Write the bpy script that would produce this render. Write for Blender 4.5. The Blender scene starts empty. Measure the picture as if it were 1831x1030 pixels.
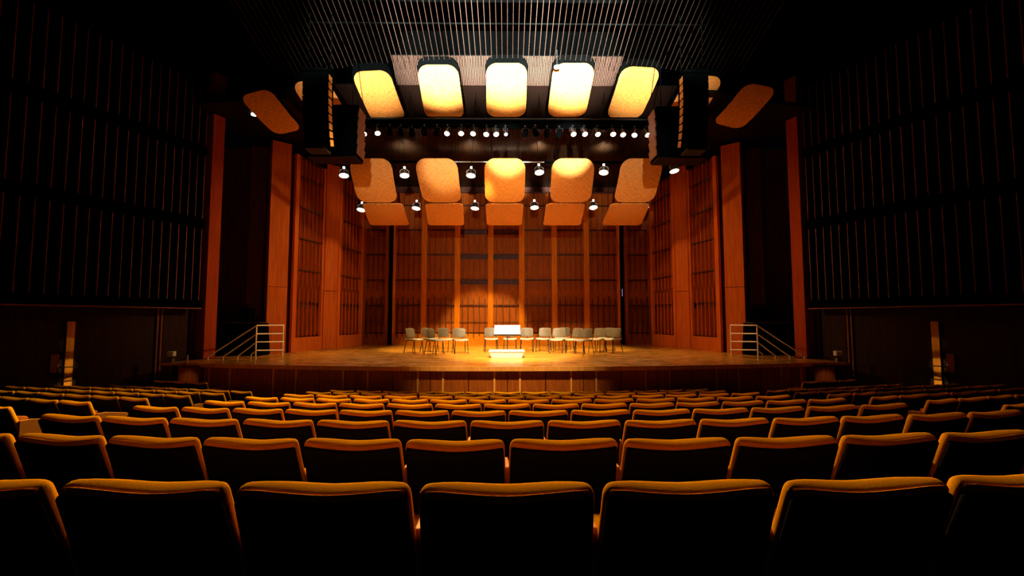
import bpy, bmesh, math, random
from mathutils import Vector, Matrix
random.seed(7)
C = bpy.context.scene.collection
sc = bpy.context.scene
F = 814.0                       # focal length in pixels of the 1831 wide frame
CAMZ = 2.31
PITCH = math.atan(55 / F)
YAW = -math.atan(8.5 / F)
# ---------------------------------------------------------------- camera
cd = bpy.data.cameras.new('camera'); cam = bpy.data.objects.new('camera', cd); C.objects.link(cam)
cd.sensor_width = 36; cd.lens = F / 1831 * 36; cd.clip_end = 200; cd.clip_start = .05
cam.location = (0, 0, CAMZ); cam.rotation_euler = (math.pi / 2 + PITCH, 0, YAW)
sc.camera = cam
sc.view_settings.view_transform = 'Standard'; sc.view_settings.look = 'None'
sc.view_settings.gamma = 1; sc.view_settings.use_curve_mapping = False
sc.view_settings.exposure = 0.0
# ---------------------------------------------------------------- world
w = bpy.data.worlds.new('world'); sc.world = w; w.use_nodes = True
w.node_tree.nodes['Background'].inputs[0].default_value = (.25, .6, .8, 1)
w.node_tree.nodes['Background'].inputs[1].default_value = .0006
RM = Matrix.Rotation(YAW, 4, 'Z') @ Matrix.Rotation(math.pi / 2 + PITCH, 4, 'X')
def P(px, py, Y):
    """the point of the hall that the photograph shows at a pixel, at depth Y"""
    d = RM @ Vector(((px - 915.5) / F, (515 - py) / F, -1))
    return Vector((0, 0, CAMZ)) + d * (Y / d.y)
# ---------------------------------------------------------------- lights
def spot(name, loc, target, power, angle, blend=.5, col=(1, .80, .55), rad=.08):
    l = bpy.data.lights.new(name, 'SPOT'); l.energy = power; l.spot_size = math.radians(angle); l.spot_blend = blend
    l.color = col; l.shadow_soft_size = rad
    o = bpy.data.objects.new(name, l); C.objects.link(o); o.location = loc
    o.rotation_euler = (Vector(target) - Vector(loc)).to_track_quat('-Z', 'Y').to_euler()
    return o
STAGE = 1.15
# added spots, unseen behind the camera, shaping the glow on the ceiling reflectors
WARM = (1, .93, .84)
def elev(y, z0, deg): return z0 + (y + 2) * math.tan(math.radians(deg))
# x, target depth, elevation, power, cone, blend
ADDED_SPOTS = [(0, 12.2, 19.5, 270000, 13.4, .6), (1.85, 12.2, 19.4, 300000, 13.4, .6), (-1.85, 12.2, 19.3, 230000, 13.0, .6),
       (3.75, 12.2, 18.2, 70000, 13, .9), (-3.75, 12.2, 18.2, 62000, 13, .9), (4.95, 12.2, 16.0, 10000, 9.5, .9), (-4.95, 12.2, 16.0, 10000, 9.5, .9),
       (0, 14.2, 9.0, 80000, 6, .8), (1.98, 14.2, 9.2, 100000, 6, .8), (-1.98, 14.2, 7.6, 17000, 6.4, .8),
       (3.9, 14.2, 6.4, 5200, 9, .8), (-3.9, 14.2, 6.4, 5200, 9, .8), (0, 15, 4.6, 2300, 26, .8)]
for i, (x, y, e, p, a, b) in enumerate(ADDED_SPOTS):
    spot('added_reflector_spot_%d' % i, (x * (.5 if y < 13 else .12), -2, 5.0), (x, y, elev(y, 5.0, e)), p, a, b, WARM, .05)
spot('house_fill', (-3, 10.4, 7.6), (-2.4, 2.0, 1.2), 6200, 72, .8, (1, .58, .18), .3)
spot('house_fill_b', (3, 10.4, 7.6), (3.0, 2.5, 1.2), 1250, 80, .8, (1, .46, .16), .3)
spot('house_fill_c', (-2.5, 10.6, 7.4), (-6, 7, .8), 2000, 60, .8, (1, .66, .28), .3)
spot('house_fill_d', (0, 10.6, 7.4), (0, 6, .8), 700, 60, .8, (1, .64, .28), .3)
spot('centre_stage_key', (.2, 6.0, 8.9), (.2, 14.8, 1.3), 30000, 27, .9, (1, .80, .48), .1)
spot('stage_front_wash', (0, 7.0, 8.6), (0, 11.1, .9), 5200, 34, 1, (1, .66, .28), .1)
spot('podium_special', (0, 12.9, 7.3), (0, 14.1, 1.6), 330, 30, .6, (1, .95, .85), .1)
spot('back_wall_pool', (-.6, 13.0, 7.4), (-1.0, 20.2, 1.35), 4300, 29, .5, (1, .80, .30), .1)
for q_ in (-1, 1): spot('back_wall_low_%d' % (q_ + 1), (q_ * 2.4, 12.9, 7.4), (q_ * 2.6, 18.5, 0), 4200, 38, .6, (1, .76, .28), .1)
spot('side_wash_left', (4.2, 12.5, 7.2), (-7.3, 16.2, 3.2), 2500, 46, .9, (1, .64, .26), .2)
spot('side_wash_right', (-4.2, 12.5, 7.2), (7.3, 16.2, 3.2), 2000, 46, .9, (1, .58, .22), .2)
# ---------------------------------------------------------------- materials
def mat(name, col, rough=.6, metal=0, spec=.5, emis=None, es=0):
    m = bpy.data.materials.new(name); m.use_nodes = True; b = m.node_tree.nodes['Principled BSDF']
    b.inputs['Base Color'].default_value = (*col, 1); b.inputs['Roughness'].default_value = rough
    b.inputs['Metallic'].default_value = metal; b.inputs['Specular IOR Level'].default_value = spec
    if emis: b.inputs['Emission Color'].default_value = (*emis, 1); b.inputs['Emission Strength'].default_value = es
    return m
def grain(name, c1, c2, scale=(6, 6, .5), rough=.45, spec=.4, bump=.0, detail=4, nscale=3, rlo=None, coat=0):
    m = mat(name, c1, rough, 0, spec); nt = m.node_tree; b = nt.nodes['Principled BSDF']
    tc = nt.nodes.new('ShaderNodeTexCoord'); mp = nt.nodes.new('ShaderNodeMapping'); mp.inputs['Scale'].default_value = scale
    n = nt.nodes.new('ShaderNodeTexNoise'); n.inputs['Scale'].default_value = nscale; n.inputs['Detail'].default_value = detail
    r = nt.nodes.new('ShaderNodeValToRGB'); r.color_ramp.elements[0].color = (*c1, 1); r.color_ramp.elements[1].color = (*c2, 1)
    r.color_ramp.elements[0].position = .32; r.color_ramp.elements[1].position = .68
    oi = nt.nodes.new('ShaderNodeObjectInfo')
    ad = nt.nodes.new('ShaderNodeVectorMath'); ad.operation = 'ADD'
    L = nt.links
    L.new(tc.outputs['Object'], ad.inputs[0]); L.new(oi.outputs['Location'], ad.inputs[1])
    L.new(ad.outputs[0], mp.inputs[0]); L.new(mp.outputs[0], n.inputs['Vector']); L.new(n.outputs['Fac'], r.inputs[0]); L.new(r.outputs[0], b.inputs['Base Color'])
    if bump:
        bp = nt.nodes.new('ShaderNodeBump'); bp.inputs['Strength'].default_value = bump; bp.inputs['Distance'].default_value = .02
        L.new(n.outputs['Fac'], bp.inputs['Height']); L.new(bp.outputs[0], b.inputs['Normal'])
    return m
M = {}
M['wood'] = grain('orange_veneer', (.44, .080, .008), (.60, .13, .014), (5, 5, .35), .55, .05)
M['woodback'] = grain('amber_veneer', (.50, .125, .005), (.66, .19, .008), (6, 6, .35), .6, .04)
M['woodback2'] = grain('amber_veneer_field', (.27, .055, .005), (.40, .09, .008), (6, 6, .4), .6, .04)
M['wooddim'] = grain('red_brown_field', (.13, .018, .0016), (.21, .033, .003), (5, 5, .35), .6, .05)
M['woodred'] = grain('red_stained_trim', (.26, .032, .004), (.36, .05, .006), (5, 5, .35), .6, .05)
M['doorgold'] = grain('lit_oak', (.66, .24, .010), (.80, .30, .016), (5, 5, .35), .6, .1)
M['wooddark'] = grain('dark_stained_veneer', (.055, .011, .002), (.12, .026, .005), (5, 5, .5), .5, .3)
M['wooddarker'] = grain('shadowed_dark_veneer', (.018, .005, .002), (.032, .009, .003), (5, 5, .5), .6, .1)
M['wooddeep'] = grain('brown_veneer', (.22, .042, .005), (.32, .07, .008), (5, 5, .4), .5, .1)
M['woodpale'] = grain('pale_veneer', (.75, .33, .07), (.95, .48, .13), (5, 5, .5), .45, .3)
M['fascia'] = grain('stage_front_veneer', (.26, .06, .007), (.42, .11, .013), (9, 9, .8), .45, .3)
M['fin'] = grain('fin_veneer', (.07, .02, .008), (.13, .035, .012), (3, 3, .5), .5, .3)
M['lit_edge_trim'] = grain('lit_edge_and_trim_veneer', (.14, .024, .006), (.20, .038, .009), (3, 3, .5), .5, .3)  # trim veneer; on the fins it paints the light caught by the edge
M['batten'] = grain('dark_batten', (.05, .012, .003), (.09, .022, .005), (3, 3, .5), .5, .3)
M['black'] = mat('black_paint', (.006, .008, .009), .6, 0, .3)
M['blackgloss'] = mat('black_lacquer', (.008, .008, .009), .28, 0, .5)
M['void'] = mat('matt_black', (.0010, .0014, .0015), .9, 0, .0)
M['shell'] = mat('seat_back_black', (.003, .004, .0045), .7, 0, .12)
M['chrome'] = mat('polished_metal', (.95, .85, .72), .35, .15)
M['steel'] = mat('brushed_steel', (.35, .33, .31), .35, 1)
M['white'] = mat('white_paint', (.34, .33, .31), .6)
M['paper'] = mat('white_paper', (.8, .79, .77), .7)
M['carpet'] = grain('dark_carpet', (.006, .005, .005), (.012, .009, .007), (1, 1, 1), .95, .05, nscale=60)
M['gold'] = grain('mustard_fabric', (.54, .235, .004), (.68, .31, .008), (1, 1, 1), .9, 0, .12, 3, 220)
M['armwood'] = grain('light_oak_arm', (.46, .17, .012), (.58, .23, .02), (10, 2, 10), .5, .3)
M['chair'] = grain('taupe_plastic', (.080, .055, .034), (.10, .07, .045), (1, 1, 1), .55, .35, nscale=20)
M['chairseat'] = grain('taupe_seat', (.26, .21, .16), (.32, .27, .2), (1, 1, 1), .5, .35, nscale=20)
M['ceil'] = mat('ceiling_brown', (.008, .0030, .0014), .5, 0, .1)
M['ceil_lit'] = mat('ceiling_batten_lit', (.040, .023, .016), .5, 0, .1)  # paler rib colour stands in for light falling on the front ceiling band
M['slat'] = mat('ceiling_slat', (.028, .018, .013), .4, 0, .3)
M['ribmetal'] = mat('bronze_rib', (.12, .068, .036), .26, .8, .5)
M['lamp'] = mat('lamp_lens', (1, .95, .85), .4, emis=(1, .90, .72), es=9)
M['lampsoft'] = mat('lamp_hood_inside', (.9, .8, .65), .4, emis=(1, .82, .6), es=1.6)
M['blue'] = mat('blue_lens', (.4, .6, 1), .4, emis=(.35, .6, 1), es=5)
M['violet'] = mat('violet_glow', (.3, .2, .5), .4, emis=(.35, .22, .6), es=.5)
M['baffle'] = grain('louvre_veneer', (.10, .028, .008), (.16, .045, .013), (3, 3, 3), .5, .4)
def deck_mat():
    m = mat('stage_boards', (.5, .2, .05), .2, 0, .5); nt = m.node_tree; b = nt.nodes['Principled BSDF']; L = nt.links
    tc = nt.nodes.new('ShaderNodeTexCoord')
    br = nt.nodes.new('ShaderNodeTexBrick'); br.inputs['Scale'].default_value = 1; br.inputs['Brick Width'].default_value = 1.6
    br.inputs['Row Height'].default_value = .075; br.inputs['Mortar Size'].default_value = .002; br.offset = .37
    br.inputs['Color1'].default_value = (.58, .225, .020, 1); br.inputs['Color2'].default_value = (.66, .27, .03, 1); br.inputs['Mortar'].default_value = (.22, .07, .01, 1)
    L.new(tc.outputs['Object'], br.inputs['Vector'])
    mp = nt.nodes.new('ShaderNodeMapping'); mp.inputs['Scale'].default_value = (.6, 3, 1); L.new(tc.outputs['Object'], mp.inputs[0])
    n = nt.nodes.new('ShaderNodeTexNoise'); n.inputs['Scale'].default_value = 2.2; n.inputs['Detail'].default_value = 7; L.new(mp.outputs[0], n.inputs['Vector'])
    mx = nt.nodes.new('ShaderNodeMix'); mx.data_type = 'RGBA'; mx.blend_type = 'MULTIPLY'; mx.inputs[0].default_value = .55
    L.new(br.outputs['Color'], mx.inputs[6]); L.new(n.outputs['Color'], mx.inputs[7])
    r = nt.nodes.new('ShaderNodeMapRange'); r.inputs[1].default_value = .35; r.inputs[2].default_value = .65; r.inputs[3].default_value = .14; r.inputs[4].default_value = .36
    L.new(n.outputs['Fac'], r.inputs[0]); L.new(r.outputs[0], b.inputs['Roughness'])
    ml = nt.nodes.new('ShaderNodeMix'); ml.data_type = 'RGBA'; ml.blend_type = 'MIX'
    g = nt.nodes.new('ShaderNodeValToRGB'); g.color_ramp.elements[0].color = (.8, .8, .8, 1); g.color_ramp.elements[1].color = (1.12, 1.12, 1.12, 1)
    L.new(n.outputs['Fac'], g.inputs[0])
    m2 = nt.nodes.new('ShaderNodeMix'); m2.data_type = 'RGBA'; m2.blend_type = 'MULTIPLY'; m2.inputs[0].default_value = 1
    L.new(br.outputs['Color'], m2.inputs[6]); L.new(g.outputs[0], m2.inputs[7]); L.new(m2.outputs[2], b.inputs['Base Color'])
    return m
M['deck'] = deck_mat()
def cloud_mat():
    m = mat('gold_leaf_panel', (.8, .4, .08), .42, .0, .5); nt = m.node_tree; b = nt.nodes['Principled BSDF']; L = nt.links
    tc = nt.nodes.new('ShaderNodeTexCoord')
    def noise(scale, sc_, det):
        mp = nt.nodes.new('ShaderNodeMapping'); mp.inputs['Scale'].default_value = scale; L.new(tc.outputs['UV'], mp.inputs[0])
        n = nt.nodes.new('ShaderNodeTexNoise'); n.inputs['Scale'].default_value = sc_; n.inputs['Detail'].default_value = det; L.new(mp.outputs[0], n.inputs['Vector']); return n
    a = noise((3, 26, 1), 3, 3); c = noise((40, 5, 1), 2, 3)
    s = nt.nodes.new('ShaderNodeMath'); s.operation = 'ADD'; L.new(a.outputs['Fac'], s.inputs[0]); L.new(c.outputs['Fac'], s.inputs[1])
    r = nt.nodes.new('ShaderNodeValToRGB'); r.color_ramp.elements[0].position = .38; r.color_ramp.elements[1].position = .54
    h = nt.nodes.new('ShaderNodeMath'); h.operation = 'MULTIPLY'; h.inputs[1].default_value = .5; L.new(s.outputs[0], h.inputs[0])
    r.color_ramp.elements[0].color = (.44, .15, .014, 1); r.color_ramp.elements[1].color = (.86, .345, .065, 1)
    L.new(h.outputs[0], r.inputs[0]); L.new(r.outputs[0], b.inputs['Base Color'])
    bp = nt.nodes.new('ShaderNodeBump'); bp.inputs['Strength'].default_value = .6; bp.inputs['Distance'].default_value = .05
    L.new(h.outputs[0], bp.inputs['Height']); L.new(bp.outputs[0], b.inputs['Normal'])
    return m
M['cloud'] = cloud_mat()
# ---------------------------------------------------------------- helpers
class MB:
    def __init__(s): s.v = []; s.f = []
    def box(s, c, d, R=None, top=None, bev=0):
        x, y, z = [q / 2 for q in d]; c = Vector(c); i = len(s.v)
        tx = top if top else 1
        for (a, b, e) in [(-1, -1, -1), (1, -1, -1), (1, 1, -1), (-1, 1, -1), (-1, -1, 1), (1, -1, 1), (1, 1, 1), (-1, 1, 1)]:
            k = tx if e < 0 else 1
            p = Vector((a * x * k, b * y * (k if top else 1), e * z)); s.v.append(c + (R @ p if R else p))
        for f in [(0, 3, 2, 1), (4, 5, 6, 7), (0, 1, 5, 4), (1, 2, 6, 5), (2, 3, 7, 6), (3, 0, 4, 7)]: s.f.append([i + q for q in f])
        return s
    def tube(s, pts, r, n=8, cap=True):
        pts = [Vector(p) for p in pts]; i0 = len(s.v); rs = r if isinstance(r, (list, tuple)) else [r] * len(pts)
        t0 = (pts[1] - pts[0]).normalized(); u = t0.orthogonal().normalized()
        for k, p in enumerate(pts):
            t = (pts[min(k + 1, len(pts) - 1)] - pts[max(k - 1, 0)]).normalized()
            u = (u - t * u.dot(t)).normalized(); w_ = t.cross(u)
            for j in range(n):
                a = 2 * math.pi * j / n; s.v.append(p + (u * math.cos(a) + w_ * math.sin(a)) * rs[k])
        for k in range(len(pts) - 1):
            for j in range(n):
                a = i0 + k * n + j; b = i0 + k * n + (j + 1) % n; s.f.append([a, b, b + n, a + n])
        if cap: s.f.append([i0 + j for j in range(n)][::-1]); s.f.append([i0 + (len(pts) - 1) * n + j for j in range(n)])
        return s
    def prism(s, pts, z0, z1):
        i = len(s.v); n = len(pts)
        s.v += [Vector((p[0], p[1], z0)) for p in pts] + [Vector((p[0], p[1], z1)) for p in pts]
        s.f.append(list(range(i, i + n))[::-1]); s.f.append(list(range(i + n, i + 2 * n)))
        for k in range(n): s.f.append([i + k, i + (k + 1) % n, i + n + (k + 1) % n, i + n + k])
        return s
    def quad(s, a, b, c, d):
        i = len(s.v); s.v += [Vector(q) for q in (a, b, c, d)]; s.f.append([i, i + 1, i + 2, i + 3]); return s
def fixn(me):
    bm = bmesh.new(); bm.from_mesh(me); bmesh.ops.recalc_face_normals(bm, faces=bm.faces); bm.to_mesh(me); bm.free()
def mesh(name, mb, m, smooth=False, bevel=0):
    if isinstance(mb, MB):
        me = bpy.data.meshes.new(name); me.from_pydata([tuple(v) for v in mb.v], [], mb.f); fixn(me)
    else:
        me = bpy.data.meshes.new(name); mb.to_mesh(me); mb.free()
    me.materials.append(M[m] if isinstance(m, str) else m)
    if bevel:
        bm = bmesh.new(); bm.from_mesh(me)
        bmesh.ops.bevel(bm, geom=bm.edges, offset=bevel, segments=2, affect='EDGES', profile=.5); bm.to_mesh(me); bm.free()
    if smooth:
        for p in me.polygons: p.use_smooth = True
        try: me.set_sharp_from_angle(angle=math.radians(40))
        except Exception: pass
    return me
def link(name, me, parent=None, mtx=None):
    o = bpy.data.objects.new(name, me); C.objects.link(o)
    if parent: o.parent = parent
    if mtx is not None: o.matrix_local = mtx
    return o
def ob(name, mb, m, parent=None, mtx=None, smooth=False, bevel=0, label=None):
    o = link(name, mesh(name, mb, m, smooth, bevel), parent, mtx)
    if label: o['label'] = label
    return o
def tag(o, label, cat, group=None):
    o['label'] = label; o['category'] = cat
    if group: o['group'] = group
    return o
def struct(o): o['kind'] = 'structure'; return o
def thing(name, label, cat, loc=(0, 0, 0), rz=0, group=None):
    o = bpy.data.objects.new(name, None); C.objects.link(o); o.location = loc; o.rotation_euler = (0, 0, rz); o.empty_display_size = .1
    return tag(o, label, cat, group)
def dup(root, loc=None, rz=None, label=None):
    r = root.copy(); C.objects.link(r)
    if loc is not None: r.location = loc
    if rz is not None: r.rotation_euler = (0, 0, rz)
    if label: r['label'] = label
    for ch in list(root.children):
        c = ch.copy(); C.objects.link(c); c.parent = r
        for g in list(ch.children):
            d = g.copy(); C.objects.link(d); d.parent = c
    return r
def pad(w_, d_, h_, bev, fn, cuts=(8, 2, 6), seg=3):
    """soft box subdivided and shaped by fn"""
    bm = bmesh.new(); bmesh.ops.create_cube(bm, size=1)
    for v in bm.verts: v.co = Vector((v.co.x * w_, v.co.y * d_, v.co.z * h_))
    bmesh.ops.bevel(bm, geom=bm.edges, offset=bev, segments=seg, affect='EDGES', profile=.5)
    for ax, n in enumerate(cuts):
        ext = (w_, d_, h_)[ax] / 2 - bev
        for k in range(1, n):
            c = -ext + 2 * ext * k / n; co = [0, 0, 0]; co[ax] = c; no = [0, 0, 0]; no[ax] = 1
            bmesh.ops.bisect_plane(bm, geom=bm.verts[:] + bm.edges[:] + bm.faces[:], plane_co=co, plane_no=no)
    for v in bm.verts: v.co = fn(v.co)
    return bm
ORD = ['', 'first', 'second', 'third', 'fourth', 'fifth', 'sixth', 'seventh', 'eighth', 'ninth', 'tenth', 'eleventh', 'twelfth', 'thirteenth', 'fourteenth', 'fifteenth', 'sixteenth']
SIDE = {-1: 'left', 1: 'right'}
# ---------------------------------------------------------------- floor
def fz(y): return 1.10 - .124 * min(y, 9.6)
fl = MB()
ys = [-3, 0, 9.6, 13.0]
pr = [(-14, y, fz(y)) for y in ys] + [(14, y, fz(y)) for y in ys]
for k in range(3): fl.quad((-14, ys[k], fz(ys[k])), (14, ys[k], fz(ys[k])), (14, ys[k + 1], fz(ys[k + 1])), (-14, ys[k + 1], fz(ys[k + 1])))
fl.quad((-14, 13, fz(13)), (14, 13, fz(13)), (14, 22, fz(13)), (-14, 22, fz(13)))
floor = struct(ob('floor', fl, 'carpet'))
FL0 = fz(12)
# ---------------------------------------------------------------- stage
RS = 33.0
def arc(x, r=0): return 11.1 + RS - math.sqrt((RS - r) ** 2 - x * x) - 0 if r == 0 else 11.1 + RS - math.sqrt((RS - r) ** 2 - x * x)
XE = 8.08
xs = [-XE + 2 * XE * k / 40 for k in range(41)]
outline = [(x, arc(x)) for x in xs] + [(9.05, 12.02), (9.12, 12.3), (8.95, 13.0), (8.5, 13.6), (8.9, 14.0), (8.9, 15.6), (8.6, 21), (-8.6, 21), (-8.9, 15.6), (-8.9, 14.0), (-8.5, 13.6), (-8.95, 13.0), (-9.12, 12.3), (-9.05, 12.02)]
stage = thing('stage', 'broad bowed wooden concert stage with polished boards and panelled front', 'stage')
ob('stage_deck', MB().prism(outline, STAGE - .06, STAGE), 'deck', stage, bevel=0)
ob('edge_nosing', MB().prism([(x, arc(x) - .035) for x in xs] + [(x, arc(x) + .02) for x in xs[::-1]], STAGE - .10, STAGE + .004), 'woodpale', stage, label='pale rounded lip along the stage edge')
inner = [(x * .992, arc(x) + .16) for x in xs] + [(XE * .992, 20.9), (-XE * .992, 20.9)]
ob('stage_core', MB().prism(inner, FL0, STAGE - .06), 'void', stage)
PW = .935
for k in range(-9, 9):
    a0, a1 = k * PW + .009, (k + 1) * PW - .009
    a0 = max(a0, -XE * .985); a1 = min(a1, XE * .985)
    if a1 - a0 < .1: continue
    p0 = Vector((a0, arc(a0) + .10, 0)); p1 = Vector((a1, arc(a1) + .10, 0)); d = p1 - p0
    R = Matrix.Rotation(math.atan2(d.y, d.x), 4, 'Z')
    zt, zb = STAGE - .10, FL0
    ob('fascia_panel', MB().box((0, 0, 0), (d.length, .03, zt - zb)), 'fascia', stage, Matrix.Translation((p0 + p1) / 2 + Vector((0, 0, (zt + zb) / 2))) @ R, bevel=.003)
strip = mesh('front_strip', MB().box((0, 0, 0), (.042, .016, STAGE - .12 - FL0)), 'woodpale')
for k in range(-8, 9, 2):
    for s in (-1, 1):
        a = k * PW + s * .31
        if abs(a) > XE - .2: continue
        o = link('front_strip', strip, stage, Matrix.Translation((a, arc(a) + .075, (STAGE - .12 + FL0) / 2)) @ Matrix.Rotation(math.asin(a / RS), 4, 'Z')); o['label'] = 'paler narrow vertical strip'
# ---------------------------------------------------------------- walls of the stage shell
mcache = {}
def cbox(key, dims, m, bevel=0):
    k = (key, tuple(round(q, 3) for q in dims), m)
    if k not in mcache: mcache[k] = mesh(key, MB().box((0, 0, 0), dims), m, bevel=bevel)
    return mcache[k]
def frame(p0, p1):
    """matrix: x runs from p0 to p1, -y is the face seen from the hall"""
    d = Vector((p1[0] - p0[0], p1[1] - p0[1], 0)); return Matrix.Translation((p0[0], p0[1], STAGE)) @ Matrix.Rotation(math.atan2(d.y, d.x), 4, 'Z'), d.length
CELLS = [.55, 1.78, 2.92, 4.06, 5.18, 6.3, 7.4]
def grille(parent, p0, p1, nb, top, fieldm, pilm, openings=(), pil=(.13, .13), tail=True, rail=True, bm_='batten'):
    A, Lw = frame(p0, p1)
    T = lambda x, y, z: A @ Matrix.Translation((x, y, z))
    pan = link('wall_panel', cbox('wall_panel', (Lw, .06, top), 'wooddark'), parent, T(Lw / 2, .18, top / 2))
    inv = T(Lw / 2, .18, top / 2).inverted()
    def sub(name, me, m_): return link(name, me, pan, inv @ m_)
    # plinth and stiles
    sub('plinth', cbox('plinth', (Lw, .10, .5), pilm, .004), T(Lw / 2, .02, .25))
    for sx, wd in ((pil[0] / 2, pil[0]), (Lw - pil[1] / 2, pil[1])):
        if wd > 0: sub('stile', cbox('stile', (wd, .10, top - .5), pilm, .004), T(sx, .02, .5 + (top - .5) / 2))
    x0, x1 = pil[0], Lw - pil[1]; wf = x1 - x0
    for k in range(len(CELLS) - 1):
        z0, z1 = CELLS[k], CELLS[k + 1]
        if z0 > top - .2: break
        z1 = min(z1, top); hh = z1 - z0 - (.22 if k in openings else .05)
        key = ('field', round(wf, 3), round(hh, 3), fieldm)
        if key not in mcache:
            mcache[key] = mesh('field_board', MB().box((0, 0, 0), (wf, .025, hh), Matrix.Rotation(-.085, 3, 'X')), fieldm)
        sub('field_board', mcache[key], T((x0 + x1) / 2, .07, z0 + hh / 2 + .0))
        sub('shelf_rail', cbox('shelf_rail', (wf, .05, .028), 'batten'), T((x0 + x1) / 2, .0, z1 - .02))
    if rail: sub('shelf_rail', cbox('shelf_rail', (wf, .04, .02), 'batten'), T((x0 + x1) / 2, -.03, 1.02))
    for j in range(nb):
        x = x0 + wf * (j + .5) / nb; zb = .30 + (.1 if j % 2 else 0) if tail else .5
        sub('batten', cbox('batten', (.034 if bm_ == 'batten' else .02, .07 if bm_ == 'batten' else .04, 1.75), bm_), T(x, -.035, zb + .875))
        sub('batten', cbox('batten_upper', (.02, .03, top - 2.4), bm_), T(x, .02, 2.4 + (top - 2.4) / 2))
    return pan
wall_back = struct(ob('wall_back', MB().box((0, 20.62, STAGE + 3.6), (13.4, .1, 7.2)), 'wooddark'))
TOPB = 6.9
YB = 20.3
def X_at(px, Y): return P(px, 600, Y).x
bx = [(647, 692, 4, 'd'), (701, 757, 5, 'n'), (757, 817, 5, 'n'), (817, 877, 5, 'o'), (877, 933, 4, 'o'), (933, 992, 5, 'n'), (992, 1050, 5, 'n'), (1050, 1110, 5, 'n'), (1119, 1166, 4, 'd')]
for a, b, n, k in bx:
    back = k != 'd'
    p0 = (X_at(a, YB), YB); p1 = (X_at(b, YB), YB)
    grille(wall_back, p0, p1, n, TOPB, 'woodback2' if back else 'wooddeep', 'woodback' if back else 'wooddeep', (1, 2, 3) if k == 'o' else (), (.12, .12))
for px in (696.5, 1114.5):
    ob('shadow_gap', MB().box((X_at(px, YB), YB + .25, STAGE + 3.4), (.2, .1, 6.8)), 'void', wall_back)
v = tag(ob('violet_glow_strip', MB().box((X_at(1115, YB), YB + .1, P(1115, 523, YB).z), (.035, .03, .34)), 'violet', bevel=.008), 'small glowing violet sliver in the dark slot of the back wall', 'light')  # emissive strip stands in for a faint purple light, not a known lamp
def shell_side(s):
    def Q(px, Y): return (X_at(px, Y) if s < 0 else -X_at(px, Y), Y)
    name = 'wall_' + SIDE[s] + '_shell'
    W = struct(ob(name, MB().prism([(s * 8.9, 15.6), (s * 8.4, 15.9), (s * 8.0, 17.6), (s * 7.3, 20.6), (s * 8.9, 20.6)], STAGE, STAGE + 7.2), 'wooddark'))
    def pil(px0, Y0, px1, Y1, h, nm):
        a, b = Q(px0, Y0), Q(px1, Y1)
        if s > 0: a, b = b, a
        A, L_ = frame(a, b)
        for z0, z1 in ((.0, 2.22), (2.235, h)):
            link(nm, cbox(nm, (L_, .35, z1 - z0), 'wood', .008), W, A @ Matrix.Translation((L_ / 2, .175, (z0 + z1) / 2)))
    def gr(px0, Y0, px1, Y1, nb):
        a, b = Q(px0, Y0), Q(px1, Y1)
        if s > 0: a, b = b, a
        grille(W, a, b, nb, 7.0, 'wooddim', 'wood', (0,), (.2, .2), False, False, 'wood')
    pil(475, 15.1, 511, 15.5, 7.2, 'pillar')
    gr(520, 15.85, 577, 17.6, 6)
    pil(577, 17.5, 601, 17.8, 7.2, 'pillar')
    gr(601, 17.9, 646, 20.15, 6)
for s in (-1, 1): shell_side(s)
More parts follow.
